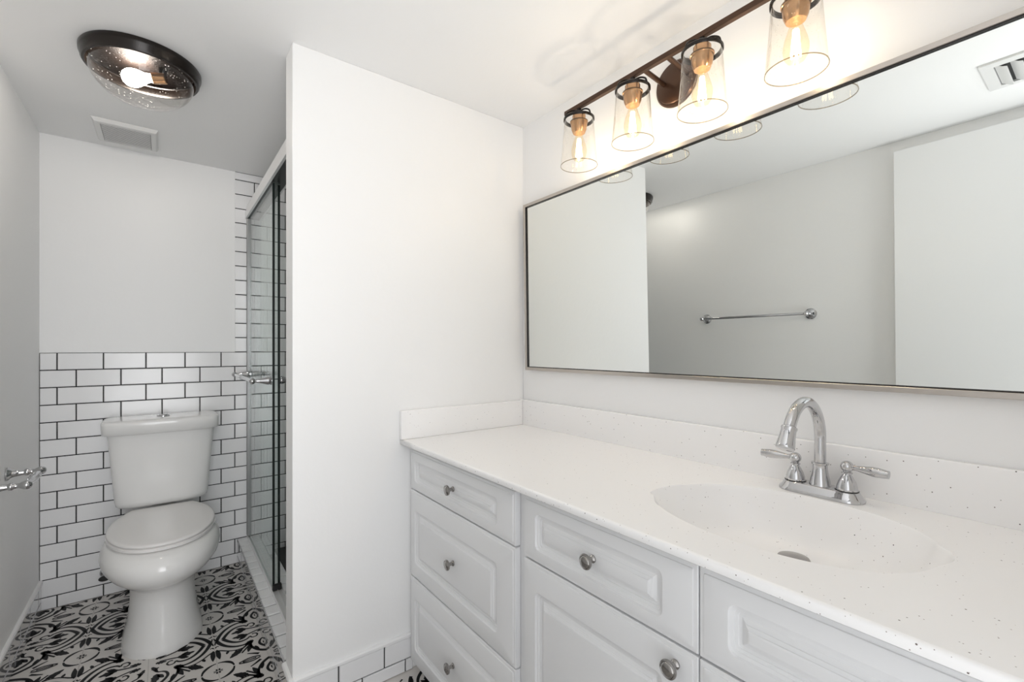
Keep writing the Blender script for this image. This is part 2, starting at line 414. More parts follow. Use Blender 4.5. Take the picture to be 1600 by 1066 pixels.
# tiled baseboards with white caps
brow = [(0.0, 0.047, 0.03), (0.047, 0.127, 0.11)]
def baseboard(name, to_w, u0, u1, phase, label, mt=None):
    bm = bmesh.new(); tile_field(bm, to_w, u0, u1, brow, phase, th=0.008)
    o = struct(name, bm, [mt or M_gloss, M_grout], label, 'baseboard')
    bm = bmesh.new(); ps = [(0.0, 0.1275), (0.012, 0.1275), (0.0125, 0.136), (0.009, 0.141), (0.0, 0.1415)]
    ringloft(bm, [[to_w(u, z, d) for d, z in ps] for u in (u0, u1)])
    obj('cap_trim', bm, M_trim, o)
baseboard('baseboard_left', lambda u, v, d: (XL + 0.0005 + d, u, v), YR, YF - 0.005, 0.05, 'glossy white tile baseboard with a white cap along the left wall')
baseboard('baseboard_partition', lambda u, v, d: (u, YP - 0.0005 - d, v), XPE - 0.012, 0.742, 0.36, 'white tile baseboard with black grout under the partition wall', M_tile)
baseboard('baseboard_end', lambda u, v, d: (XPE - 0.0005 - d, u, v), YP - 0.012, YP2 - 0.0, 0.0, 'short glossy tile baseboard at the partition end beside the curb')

# ------------------------------------------------------------------ shower
# curb
CX0, CX1, CZ = 0.322, 0.465, 0.137
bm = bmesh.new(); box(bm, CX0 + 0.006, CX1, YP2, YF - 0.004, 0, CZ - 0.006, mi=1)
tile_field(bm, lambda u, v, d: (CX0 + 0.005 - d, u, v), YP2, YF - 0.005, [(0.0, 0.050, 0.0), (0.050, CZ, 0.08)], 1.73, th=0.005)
n0 = len(bm.faces)
tile_field(bm, lambda u, v, d: (v, u, CZ - 0.005 + d), YP2, YF - 0.005, [(CX0, CX1, 0.0)], 1.706, length=PITCH, th=0.005, gap=0.0075)
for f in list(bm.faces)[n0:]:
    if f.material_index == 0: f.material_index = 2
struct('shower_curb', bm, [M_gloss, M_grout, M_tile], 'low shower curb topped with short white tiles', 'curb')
struct('floor_shower', bx(CX1, XR - 0.006, YP2 + 0.006, YF - 0.005, 0.0, 0.03), M_shfloor, 'black tiled shower floor behind the curb', 'floor')

XG = 0.381                                  # outer sliding panel
sf = thing('shower_header_rail', 'wide bright metal rail across the top of the shower opening', 'rail', (0.40, 2.32, 1.925))
st = thing('shower_bottom_track', 'thin metal door track running along the tiled curb', 'track', (0.393, 2.32, CZ))
Y0, Y1 = YP2 + 0.006, YF - 0.004
bm = bmesh.new()
prof = [(0.362, 1.925), (0.362, 1.965), (0.368, 1.972), (0.366, 1.990), (0.374, 2.003), (0.430, 2.003), (0.438, 1.995), (0.438, 1.925), (0.431, 1.925), (0.431, 1.985), (0.372, 1.985), (0.372, 1.925)]
ringloft(bm, [[(x, y, z) for x, z in prof] for y in (Y0, Y1)]); obj('rail', bm, M_alu, sf)
bm = bmesh.new()
prof = [(0.370, CZ), (0.416, CZ), (0.416, CZ + 0.011), (0.413, CZ + 0.012), (0.411, CZ + 0.005), (0.396, CZ + 0.005), (0.394, CZ + 0.011), (0.392, CZ + 0.005), (0.374, CZ + 0.005), (0.373, CZ + 0.012), (0.370, CZ + 0.011)]
ringloft(bm, [[(x, y, z) for x, z in prof] for y in (Y0, Y1)]); obj('track', bm, M_alu, st)
obj('panel_guide', bx(0.3745, 0.4105, 2.203, 2.2228, CZ + 0.0055, CZ + 0.030, bev=0.003), M_seal_shade, st)
obj('rail_shade_plate', bx(0.3725, 0.4305, Y0 + 0.001, Y1 - 0.001, 1.9255, 1.930), M_seal_shade, sf)  # black plate painting the shade in the rail's open underside
bm = bmesh.new(); box(bm, 0.368, 0.393, Y1 - 0.030, Y1, CZ + 0.0135, 1.923, bev=0.002); o = obj('shower_wall_jamb', bm, M_jamb)
o['label'] = 'slim grey metal jamb standing against the tiled far wall'; o['category'] = 'jamb'

def glass_panel(name, label, x, ya, yb, near_edge):
    r = thing(name, label, 'shower door', (x, (ya + yb) / 2, CZ + 0.012), 'sliding glass shower panels')
    z0, z1, th = CZ + 0.007, 1.9235, 0.0035
    bm = bmesh.new()                        # one thin sheet of glass with its two faces
    box(bm, x - th, x + th, ya + 0.001, yb - 0.001, z0, z1)
    obj('glass', bm, M_glass, r)
    ye = ya if near_edge else yb
    bm = bmesh.new()
    box(bm, x - 0.0048, x + 0.0048, ye - 0.0012, ye + 0.0006, z0 + 0.001, z1 - 0.001)
    obj('dark_edge', bm, M_edge, r)
    return r
po = glass_panel('sliding_shower_panel', 'outer clear glass shower panel with chrome bar across it', XG, 2.225, Y1 - 0.031, True)
pi_ = glass_panel('sliding_shower_panel', 'inner clear glass shower panel right behind the one with the bar', 0.405, 2.240, Y1 - 0.031, True)

def ball_post(bm, base, axis, length):
    """turned post: flange, waist, bead, neck, ball at the end"""
    L = length; n0 = len(bm.verts)
    lathe(bm, [(0.024, 0.0), (0.024, 0.004), (0.021, 0.007), (0.017, 0.010), (0.0135, 0.016), (0.0100, L * 0.42), (0.0090, L * 0.50), (0.0125, L * 0.55), (0.0125, L * 0.62),
               (0.0085, L * 0.68), (0.0078, L * 0.80), (0.010, L * 0.84), (0.0135, L * 0.92), (0.0148, L), (0.0135, L + 0.006), (0.009, L + 0.0118), (0.003, L + 0.0143)], base, axis, 24)
def cone_post(bm, base, axis, L):
    lathe(bm, [(0.019, 0.0), (0.019, 0.004), (0.0165, 0.006), (0.0165, 0.008), (0.0185, 0.011), (0.0170, 0.017), (0.0125, L * 0.45), (0.0085, L * 0.68), (0.0070, L * 0.80), (0.0085, L * 0.83),
               (0.0075, L * 0.86), (0.0120, L * 0.93), (0.0138, L), (0.0125, L + 0.006), (0.008, L + 0.0112), (0.003, L + 0.0133)], base, axis, 24)
for y in (2.262, 2.895):
    bm = bmesh.new(); cone_post(bm, (XG - 0.0038, y, 1.055), (-1, 0, 0), 0.072); obj('post', bm, M_chrome, po, 40)
for y in (2.262, 2.895):
    bm = bmesh.new(); cone_post(bm, (0.405 + 0.0038, y, 1.055), (1, 0, 0), 0.060); obj('pull_knob', bm, M_chrome, pi_, 40)
xbar = XG - 0.0038 - 0.072
bm = bmesh.new(); lathe(bm, [(0.0075, 0.012), (0.0075, 0.30), (0.0095, 0.32), (0.0125, 0.328), (0.0095, 0.336), (0.0075, 0.356), (0.0075, 0.621)], (xbar, 2.262, 1.055), (0, 1, 0), 18)
obj('bar', bm, M_chrome, po, 40)

# ------------------------------------------------------------------ toilet
def egg(z, yf, yb, hw, yc, nb=2.3, n=48, nf=2.0, cx=-0.003):
    out = []
    for i in range(n):
        a = 2 * pi * i / n; c, s = cos(a), sin(a)
        if s < 0: x = hw * math.copysign(abs(c) ** (2 / nf), c); y = yc - (yc - yf) * abs(s) ** (2 / nf)
        else: x = hw * math.copysign(abs(c) ** (2 / nb), c); y = yc + (yb - yc) * abs(s) ** (2 / nb)
        out.append((cx + x, y, z))
    return out
to = thing('toilet', 'white two-piece toilet with closed lid in front of tiled wall', 'toilet', (-0.003, 2.55, 0.0))
bm = bmesh.new()
R = [(0.0, 2.240, 2.86, 0.136, 2.40, 2.8), (0.006, 2.238, 2.86, 0.137, 2.40, 2.8), (0.03, 2.242, 2.86, 0.132, 2.40, 2.8), (0.10, 2.262, 2.85, 0.116, 2.42, 2.8), (0.18, 2.278, 2.85, 0.109, 2.43, 2.7),
     (0.235, 2.272, 2.85, 0.110, 2.43, 2.6), (0.258, 2.250, 2.85, 0.122, 2.43, 2.4), (0.275, 2.212, 2.85, 0.150, 2.44, 2.2), (0.30, 2.174, 2.86, 0.176, 2.45, 2.1), (0.33, 2.150, 2.87, 0.196, 2.45, 2.1),
     (0.36, 2.143, 2.88, 0.204, 2.45, 2.1), (0.385, 2.152, 2.89, 0.202, 2.45, 2.1), (0.405, 2.172, 2.90, 0.193, 2.45, 2.1), (0.416, 2.190, 2.90, 0.183, 2.45, 2.1), (0.420, 2.22, 2.89, 0.160, 2.45, 2.1)]
ringloft(bm, [egg(z, yf, yb, hw, yc, nb) for z, yf, yb, hw, yc, nb in R]); obj('bowl', bm, M_porc, to, 60)
half = [(0.0, 2.205), (0.04, 2.210), (0.08, 2.228), (0.118, 2.262), (0.15, 2.315), (0.172, 2.375), (0.184, 2.44), (0.186, 2.51), (0.180, 2.575), (0.167, 2.635), (0.146, 2.685), (0.120, 2.735), (0.112, 2.741), (0.0, 2.743)]
hp = smoothstep_path([(x, y, 0) for x, y in half[:12]], 4) + [Vector((0.112, 2.741, 0)), Vector((0.05, 2.742, 0)), Vector((0, 2.743, 0))]
loop = [(p.x, p.y) for p in hp] + [(-p.x, p.y) for p in hp[-2:0:-1]]
def outline(z, inset, grow=0.0):
    cx, cy = 0.0, 2.48; out = []
    for x, y in loop:
        d = math.hypot(x - cx, y - cy); k = (d - inset) / d
        out.append((-0.003 + cx + (x - cx) * k, cy + (y - cy) * k, z))
    return out
bm = bmesh.new(); ringloft(bm, [outline(0.421, 0.012), outline(0.422, 0.002), outline(0.425, -0.002), outline(0.434, -0.002), outline(0.437, 0.003)]); obj('seat', bm, M_seat, to, 50)
bm = bmesh.new(); ringloft(bm, [outline(0.4385, 0.006), outline(0.4400, 0.002), outline(0.4435, 0.0), outline(0.4475, 0.001), outline(0.4505, 0.005), outline(0.452, 0.014), outline(0.4535, 0.05), outline(0.4545, 0.11)]); obj('lid', bm, M_seat, to, 60)
for x in (-0.07, 0.064):
    bm = bmesh.new(); box(bm, x - 0.022, x + 0.022, 2.744, 2.766, 0.4185, 0.440, bev=0.004); obj('hinge', bm, M_seat, to, 40)
def tankring(z, hw, yf, yb, bow, n=56, cx=-0.003, e=5.5):
    out = []; yc = (yf + yb) / 2; hy = (yb - yf) / 2
    for i in range(n):
        a = 2 * pi * (i + .5) / n; c, s = cos(a), sin(a)
        x = hw * math.copysign(abs(c) ** (2 / e), c); y = yc + hy * math.copysign(abs(s) ** (2 / e), s)
        if y < yc: y -= bow * (1 - (x / hw) ** 2) * (yc - y) / hy
        out.append((cx + x, y, z))
    return out
bm = bmesh.new()
ringloft(bm, [tankring(0.449, 0.150, 2.785, 2.91, 0.015), tankring(0.453, 0.168, 2.772, 2.925, 0.016), tankring(0.462, 0.178, 2.763, 2.932, 0.018), tankring(0.48, 0.182, 2.757, 2.935, 0.019), tankring(0.60, 0.191, 2.752, 2.937, 0.02),
              tankring(0.72, 0.201, 2.747, 2.938, 0.02), tankring(0.80, 0.208, 2.743, 2.938, 0.02)]); obj('tank', bm, M_porc, to, 60)
bm = bmesh.new()
ringloft(bm, [tankring(0.8015, 0.210, 2.738, 2.940, 0.022, e=7), tankring(0.802, 0.222, 2.724, 2.944, 0.022, e=7), tankring(0.804, 0.2245, 2.7205, 2.946, 0.022, e=7), tankring(0.850, 0.2265, 2.717, 2.947, 0.022, e=7),
              tankring(0.857, 0.2255, 2.718, 2.947, 0.022, e=7), tankring(0.862, 0.221, 2.723, 2.943, 0.022, e=7), tankring(0.8645, 0.212, 2.733, 2.935, 0.02, e=7), tankring(0.866, 0.18, 2.765, 2.905, 0.015, e=7)]); obj('tank_lid', bm, M_porc, to, 60)
obj('flush_button', lat([(0.026, 0.0), (0.026, 0.004), (0.024, 0.006), (0.021, 0.0062), (0.020, 0.005), (0.019, 0.0075), (0.012, 0.0095), (0.003, 0.010)], (-0.003, 2.832, 0.8648)), M_chrome, to, 35)

sv = thing('supply_valve', 'small dark water shutoff valve on the tiles left of the toilet', 'valve', (-0.224, 2.945, 0.113))
obj('escutcheon', lat([(0.024, 0.0), (0.023, 0.004), (0.015, 0.010), (0.009, 0.012)], (-0.224, 2.951, 0.113), (0, -1, 0), 24), M_chrome, sv, 40)
bm = bmesh.new(); lathe(bm, [(0.008, 0.008), (0.008, 0.05), (0.011, 0.052), (0.011, 0.066), (0.006, 0.068)], (-0.224, 2.951, 0.113), (0, -1, 0), 18); lathe(bm, [(0.006, 0.0), (0.006, 0.03)], (-0.224, 2.892, 0.113), (0, 0, 1), 14); obj('body', bm, M_chrome, sv, 40)
bm = bmesh.new(); lathe(bm, [(0.004, 0), (0.020, 0.002), (0.022, 0.007), (0.018, 0.012), (0.004, 0.013)], (-0.224, 2.883, 0.113), (0, -1, 0), 20)
for v in bm.verts: v.co.z = 0.113 + (v.co.z - 0.113) * 0.6
obj('handle', bm, M_dark, sv, 50)

# ------------------------------------------------------------------ holder on the left wall
th_ = thing('toilet_paper_holder', 'empty chrome holder with two posts on the left wall', 'toilet paper holder', (XL, 2.29, 0.74))
for y in (2.185, 2.41):
    bm = bmesh.new(); ball_post(bm, (XL + 0.0008, y, 0.745), (1, 0, 0), 0.088); obj('post', bm, M_chrome, th_, 40)
xb = XL + 0.0008 + 0.088
bm = bmesh.new(); lathe(bm, [(0.0075, 0.010), (0.0085, 0.05), (0.0135, 0.075), (0.0100, 0.095), (0.0140, 0.1125), (0.0100, 0.13), (0.0135, 0.15), (0.0085, 0.175), (0.0075, 0.215)], (xb, 2.185, 0.745), (0, 1, 0), 18); obj('roller', bm, M_chrome, th_, 40)

# towel bar, seen in the mirror
tb_ = thing('towel_bar', 'long chrome towel bar on left wall, seen in the mirror', 'towel bar', (XL, 1.36, 1.34))
for y in (1.05, 1.68):
    bm = bmesh.new(); lathe(bm, [(0.031, 0.0), (0.031, 0.004), (0.027, 0.006), (0.026, 0.010), (0.021, 0.012), (0.018, 0.016), (0.011, 0.020), (0.009, 0.05), (0.012, 0.058), (0.0145, 0.066), (0.0125, 0.074), (0.006, 0.080)], (XL + 0.0008, y, 1.342), (1, 0, 0), 28); obj('post', bm, M_chrome, tb_, 40)
obj('bar', tub([(XL + 0.066, 1.062, 1.342), (XL + 0.066, 1.668, 1.342)], 0.008, 16), M_chrome, tb_, 40)

# open door against the left wall, seen in the mirror
bm = bmesh.new(); box(bm, -0.437, -0.402, YR + 0.01, 0.660, 0.012, 2.120, bev=0.002)
d = struct('door_1', bm, M_door, 'plain white door leaf standing open against the left wall', 'door')
bm = bmesh.new(); lathe(bm, [(0.030, 0.0), (0.030, 0.004), (0.024, 0.008), (0.010, 0.012), (0.010, 0.030), (0.018, 0.036), (0.026, 0.046), (0.024, 0.058), (0.010, 0.064)], (-0.4018, 0.60, 0.90), (1, 0, 0), 24); obj('door_knob', bm, M_nickel, d, 40)

# ------------------------------------------------------------------ vanity cabinet
XV = 0.72
VY0, VY1 = YR + 0.002, YP - 0.001
vc = thing('vanity_cabinet', 'long white vanity cabinet with raised panel drawers and doors', 'cabinet', (1.0, 0.735, 0.0))
bm = bmesh.new()
for a in (VY0, 0.9165 - 0.009, VY1 - 0.018): box(bm, XV + 0.0395, XR - 0.002, a, a + 0.018, 0.071, 0.845)
box(bm, XV + 0.0395, XR - 0.002, VY0, VY1, 0.053, 0.0705); box(bm, XR - 0.008, XR - 0.0022, VY0 + 0.019, 0.90, 0.071, 0.70)
obj('carcass', bm, M_cab, vc)
bm = bmesh.new()
for a, b in ((VY1 - 0.045, VY1), (0.893, 0.942), (0.404, 0.448), (VY0, VY0 + 0.10)): box(bm, XV + 0.021, XV + 0.039, a, b, 0.053, 0.845)
for a, b in ((VY0 + 0.1005, 0.4035), (0.4485, 0.8925), (0.9425, VY1 - 0.0455)):
    for c, d_ in ((0.053, 0.075), (0.657, 0.699), (0.815, 0.845)): box(bm, XV + 0.021, XV + 0.039, a, b, c, d_)
box(bm, XV + 0.021, XV + 0.039, 0.9425, VY1 - 0.0455, 0.345, 0.388)
obj('face_frame', bm, M_cab, vc)
bm = bmesh.new(); box(bm, XV + 0.07, XR - 0.002, VY0, VY1 - 0.001, 0.0005, 0.0515); obj('toe_kick', bm, M_cab, vc)
def rrect(yl, yr, z0, z1, rad, x, seg=5):
    """loop seen from the room: yl is the far (picture-left) side"""
    out = []
    for (cy, cz, a0, sy) in ((yl - rad, z1 - rad, 90, 1), (yr + rad, z1 - rad, 0, 1), (yr + rad, z0 + rad, -90, 1), (yl - rad, z0 + rad, -180, 1)):
        for i in range(seg):
            a = radians(a0 + 90 - 90 * i / (seg - 1)) if False else radians(a0 + 90 * (1 - i / (seg - 1)))
            # angles measured with +90 = up, 0 = toward the camera (picture right)
            out.append((x, cy - rad * cos(a), cz + rad * sin(a)))
    return out
def front(name, yl, yr, z0, z1, ins, parent=vc):
    """raised panel front; ins = (left, right, top, bottom) margins to the groove"""
    il, ir, it, ib = ins; bm = bmesh.new(); X = XV
    def L(k, dx, rad, panel):
        if panel: return rrect(yl - il - k, yr + ir + k, z0 + ib + k, z1 - it - k, max(rad, 0.0004), X + dx)
        return rrect(yl - k, yr + k, z0 + k, z1 - k, max(rad, 0.0004), X + dx)
    loops = [L(0, 0.0195, 0.0010, 0), L(0, 0.0045, 0.0012, 0), L(0.0012, 0.0030, 0.0015, 0), L(0.0080, 0.0022, 0.003, 0), L(0.0088, 0.0006, 0.003, 0), L(0.0105, 0.0, 0.004, 0),
             L(0.0, 0.0, 0.015, 1), L(0.0022, 0.0042, 0.014, 1), L(0.0070, 0.0058, 0.011, 1), L(0.0078, 0.0076, 0.010, 1), L(0.0125, 0.0086, 0.007, 1), L(0.0133, 0.0104, 0.006, 1), L(0.0185, 0.0108, 0.003, 1),
             L(0.0200, 0.0098, 0.001, 1), L(0.0255, 0.0066, 0.001, 1), L(0.0260, 0.0050, 0.001, 1), L(0.0315, 0.0024, 0.001, 1), L(0.0320, 0.0008, 0.001, 1), L(0.0350, 0.0, 0.001, 1)]
    ringloft(bm, loops); return obj(name, bm, M_cab, parent, 28)
def knob(parent, y, z):
    o = Vector((XV - 0.0004, y, z))
    return obj('knob', lat([(0.0085, 0.0), (0.0085, 0.003), (0.0055, 0.006), (0.0052, 0.014), (0.008, 0.018), (0.0155, 0.020), (0.0165, 0.0225), (0.0160, 0.025), (0.0135, 0.0262), (0.0128, 0.0255), (0.012, 0.0268), (0.008, 0.0285), (0.002, 0.029)], o, (-1, 0, 0), 28), M_knob, parent, 40)
dr = (0.040, 0.078, 0.036, 0.030)
f = front('drawer', 1.566, 0.935, 0.686, 0.828, dr); knob(f, 1.25, 0.758)
f = front('drawer', 1.566, 0.935, 0.369, 0.681, (0.040, 0.078, 0.068, 0.052)); knob(f, 1.25, 0.526)
f = front('drawer', 1.566, 0.935, 0.055, 0.364, (0.040, 0.078, 0.068, 0.052)); knob(f, 1.25, 0.205)
f = front('false_drawer_front', 0.900, 0.4275, 0.677, 0.830, (0.046, 0.068, 0.034, 0.030)); knob(f, 0.664, 0.755)
f = front('door', 0.900, 0.4275, 0.055, 0.672, (0.046, 0.068, 0.066, 0.06)); knob(f, 0.468, 0.641)
f = front('false_drawer_front', 0.4245, -0.048, 0.677, 0.830, (0.050, 0.050, 0.038, 0.032))
f = front('door', 0.4245, -0.048, 0.055, 0.672, (0.050, 0.050, 0.066, 0.06)); knob(f, 0.10, 0.755) if False else None

# ------------------------------------------------------------------ countertop with moulded basin
ZC, XC = 0.863, 0.690
ct = thing('countertop', 'white speckled vanity top with moulded oval sink and backsplash', 'countertop', (1.0, 0.735, 0.846))
SO = [(0.888, 0.634), (0.905, 0.655), (0.940, 0.660), (0.980, 0.655), (1.010, 0.643), (1.068, 0.610), (1.112, 0.563), (1.141, 0.510), (1.157, 0.450), (1.160, 0.393), (1.151, 0.315), (1.133, 0.262), (1.105, 0.219), (1.075, 0.192), (1.050, 0.178), (1.030, 0.160), (1.000, 0.152), (0.972, 0.156),
      (0.945, 0.165), (0.916, 0.171), (0.890, 0.183), (0.858, 0.206), (0.830, 0.241), (0.808, 0.290), (0.795, 0.345), (0.790, 0.405), (0.796, 0.465), (0.811, 0.525), (0.838, 0.583), (0.860, 0.612)]
so = [(p.x, p.y) for p in smoothstep_path([(x, y, 0) for x, y in SO + SO[:1]], 4)[:-1]]
n = len(so)
cxs, cys = 1.062, 0.410
bm = bmesh.new()
# plate: a strip between the basin rim and the outer rectangle
x0, x1, y0, y1 = XC + 0.005, XR - 0.002, VY0, VY1
rimv = [bm.verts.new((x, y, ZC)) for x, y in so]
outv = []
for x, y in so:
    dx, dy = x - 0.97, y - 0.405
    tx = ((x1 - 0.97) / dx if dx > 0 else (x0 - 0.97) / dx) if abs(dx) > 1e-6 else 1e9
    ty = ((y1 - 0.405) / dy if dy > 0 else (y0 - 0.405) / dy) if abs(dy) > 1e-6 else 1e9
    t = min(tx, ty); outv.append((0.97 + dx * t, 0.405 + dy * t))
corners = [(x0, y0), (x0, y1), (x1, y0), (x1, y1)]
used = set()
for c in corners:                          # snap the nearest spoke to each corner
    i = min((i for i in range(n) if i not in used), key=lambda i: (outv[i][0] - c[0]) ** 2 + (outv[i][1] - c[1]) ** 2); used.add(i); outv[i] = c
ov = [bm.verts.new((x, y, ZC)) for x, y in outv]
for i in range(n): bm.faces.new((rimv[i], rimv[(i + 1) % n], ov[(i + 1) % n], ov[i]))
def nose(dx, z, prev):
    cur = []
    for (x, y) in outv:
        nx = x - dx if abs(x - x0) < 1e-6 else x
        cur.append(bm.verts.new((nx, y, z)))
    for i in range(n): bm.faces.new((prev[i], prev[(i + 1) % n], cur[(i + 1) % n], cur[i]))
    return cur
p = nose(0.0025, ZC - 0.0007, ov); p = nose(0.0045, ZC - 0.0025, p); p = nose(0.005, ZC - 0.005, p); p = nose(0.005, ZC - 0.0155, p); p = nose(0.003, ZC - 0.0175, p)
# basin
prev = rimv
def scaled(k, ky, z, bl):
    """shrink toward the drain; bl blends the lobed outline into a plain oval"""
    out = []
    for x, y in so:
        a = math.atan2((y - 0.405) / 0.245, (x - 0.975) / 0.185); ex, ey = 0.975 + 0.180 * cos(a), 0.405 + 0.240 * sin(a)
        px, py = x + (ex - x) * bl, y + (ey - y) * bl
        out.append((cxs + (px - 0.975) * k + (0.975 - cxs) * k, cys + (py - 0.405) * ky + (0.405 - cys) * ky, z))
    return out
B = [(0.994, 0.995, ZC - 0.0015, 0.0), (0.985, 0.988, ZC - 0.0065, 0.03), (0.968, 0.972, ZC - 0.022, 0.22), (0.945, 0.945, ZC - 0.044, 0.65), (0.90, 0.89, ZC - 0.070, 1), (0.82, 0.80, ZC - 0.090, 1), (0.68, 0.65, ZC - 0.104, 1), (0.49, 0.46, ZC - 0.113, 1), (0.30, 0.25, ZC - 0.1185, 1), (0.115, 0.09, ZC - 0.121, 1)]
for k, ky, z, bl in B:
    cur = [bm.verts.new(p_) for p_ in scaled(k, ky, z, bl)]
    for i in range(n): bm.faces.new((prev[i], prev[(i + 1) % n], cur[(i + 1) % n], cur[i]))
    prev = cur
bm.faces.new(prev)
rs = set(rimv)
for e_ in bm.edges:
    if e_.verts[0] in rs and e_.verts[1] in rs: e_.smooth = False
    if all(abs(v.co.z - ZC) < 1e-6 for v in e_.verts) and not (e_.verts[0] in rs or e_.verts[1] in rs): e_.smooth = False
deck = obj('deck', bm, M_solid, ct, 180)
bm = bmesh.new(); box(bm, 1.255, XR - 0.0015, VY0, VY1 - 0.0005, ZC - 0.001, 0.9725, bev=0.003, seg=3); obj('backsplash', bm, M_solid, ct, 40)
bm = bmesh.new(); box(bm, XC - 0.002, 1.2545, VY1 - 0.019, VY1 - 0.0005, ZC + 0.0003, 0.969, bev=0.003, seg=3); obj('side_splash', bm, M_solid, ct, 40)
bm = bmesh.new(); lathe(bm, [(0.037, 0.0), (0.037, 0.002), (0.034, 0.004), (0.031, 0.003), (0.014, 0.002)], (cxs, cys, ZC - 0.1205), n=28); obj('drain_ring', bm, M_chrome, ct, 40)
bm = bmesh.new(); lathe(bm, [(0.010, 0.0), (0.010, 0.004), (0.029, 0.006), (0.031, 0.008), (0.029, 0.011), (0.018, 0.014), (0.003, 0.0155)], (cxs, cys, ZC - 0.1175), n=28); obj('stopper', bm, M_knob, ct, 40)

# ------------------------------------------------------------------ faucet
XFc, YFc = 1.202, 0.408
fa = thing('faucet', 'chrome two-handle gooseneck faucet behind the sink', 'faucet', (XFc, YFc, ZC))
bm = bmesh.new()
def stad(hl, r, z, nseg=12):
    out = []
    for k, s in ((0, 1), (1, -1)):
        for i in range(nseg + 1):
            a = (0 if k == 0 else pi) + pi * i / nseg
            out.append((XFc + r * cos(a), YFc + s * hl + r * sin(a), z))
    return out
ringloft(bm, [stad(0.052, 0.034, ZC + 0.0004), stad(0.052, 0.034, ZC + 0.004), stad(0.052, 0.031, ZC + 0.009), stad(0.052, 0.026, ZC + 0.015), stad(0.052, 0.0235, ZC + 0.020), stad(0.052, 0.0215, ZC + 0.0215)]); obj('base_plate', bm, M_chrome, fa, 50)
zb = ZC + 0.0217
for s in (1, -1):
    y = YFc + s * 0.052
    bm = bmesh.new(); lathe(bm, [(0.0215, 0.0), (0.0215, 0.002), (0.0200, 0.0035), (0.0195, 0.010), (0.0165, 0.020), (0.0115, 0.030), (0.0085, 0.035), (0.0080, 0.0365), (0.0105, 0.038), (0.0105, 0.040), (0.0075, 0.042), (0.0075, 0.044)], (XFc, y, zb), n=28)
    hb = obj('handle_body', bm, M_chrome, fa, 40)
    obj('gasket', lat([(0.0218, 0.0002), (0.0226, 0.0010), (0.0218, 0.0020)], (XFc, y, zb), n=28, cap0=False, cap1=False), M_seal_shade, hb, 60)
    bm = bmesh.new()
    c = Vector((XFc, y, zb + 0.053)); pr = [(0.0125 * sin(pi * i / 12) + 0.0002, -0.0125 * cos(pi * i / 12)) for i in range(13)]
    lathe(bm, pr, c, n=24)
    dirv = Vector((-0.06, s * 1.0, 0.0 if s > 0 else -0.03)).normalized()
    lathe(bm, [(0.0060, 0.010), (0.0055, 0.018), (0.0078, 0.030), (0.0102, 0.045), (0.0106, 0.055), (0.0094, 0.066), (0.0084, 0.071), (0.0086, 0.075), (0.003, 0.0765)], c, dirv, 20)
    obj('lever', bm, M_chrome, hb, 50)
bm = bmesh.new(); lathe(bm, [(0.0215, 0.0), (0.0215, 0.002), (0.0205, 0.004), (0.0195, 0.012), (0.0165, 0.026), (0.0148, 0.038), (0.0148, 0.047), (0.0175, 0.0485), (0.0175, 0.0515), (0.0125, 0.053)], (XFc, YFc, zb), n=28); obj('spout_base', bm, M_chrome, fa, 40)
path = [(XFc, YFc, zb + 0.050), (XFc, YFc, 0.96), (XFc, YFc, 0.993)]
R_ = 0.088
for i in range(1, 19):
    a = radians(152 * i / 18); path.append((XFc - R_ + R_ * cos(a), YFc, 0.993 + R_ * sin(a)))
bm = tub(path, 0.0118, 20); sp = obj('spout', bm, M_chrome, fa, 50)
e = Vector(path[-1]); a = radians(152); td = Vector((-sin(a), 0, cos(a))).normalized()
bm = bmesh.new(); lathe(bm, [(0.0120, -0.002), (0.0150, 0.0), (0.0155, 0.002), (0.0150, 0.004), (0.0142, 0.006), (0.0150, 0.020), (0.0175, 0.040), (0.0182, 0.044), (0.0172, 0.047), (0.0150, 0.0475)], e, td, 28); obj('spray_head', bm, M_chrome, sp, 40)

# ------------------------------------------------------------------ mirror
MB = Vector((1.250, 0.77, 1.104))
mi_ = thing('mirror', 'long frameless-look mirror with thin champagne metal frame above backsplash', 'mirror', MB)
mi_['label'] = 'wide rectangular wall mirror with thin champagne metal frame'
my0, my1, mz0, mz1 = -0.02, 1.549, 1.104, 1.819
fw, fd = 0.0125, 0.022
bm = bmesh.new()
def fr_ring(x, k):
    return [bm.verts.new((x, y, z)) for y, z in ((my0 + k, mz0 + k), (my1 - k, mz0 + k), (my1 - k, mz1 - k), (my0 + k, mz1 - k))]
loops = [fr_ring(MB.x + fd, 0), fr_ring(MB.x + 0.001, 0), fr_ring(MB.x, 0.001), fr_ring(MB.x, fw - 0.001), fr_ring(MB.x + 0.001, fw), fr_ring(MB.x + fd, fw)]
for A, B2 in zip(loops, loops[1:] + loops[:1]):
    for i in range(4): bm.faces.new((A[i], A[(i + 1) % 4], B2[(i + 1) % 4], B2[i]))
obj('frame', bm, M_frame, mi_)
bm = bmesh.new()
A = fr_ring(MB.x + 0.0015, fw + 0.0002); B2 = fr_ring(MB.x + 0.0015, fw + 0.0030); C2 = fr_ring(MB.x + 0.0068, fw + 0.0030); D2 = fr_ring(MB.x + 0.0068, fw + 0.0002)
for P, Q in ((A, B2), (B2, C2), (C2, D2), (D2, A)):
    for i in range(4): bm.faces.new((P[i], P[(i + 1) % 4], Q[(i + 1) % 4], Q[i]))
obj('lip_reflection', bm, M_bronze, mi_)  # dark strip standing in for the frame lip's reflection
bm = bmesh.new(); box(bm, MB.x + 0.007, MB.x + 0.011, my0 + fw, my1 - fw, mz0 + fw, mz1 - fw); obj('glass', bm, M_mirror, mi_)
mi_.rotation_euler = (0, -0.016, 0)

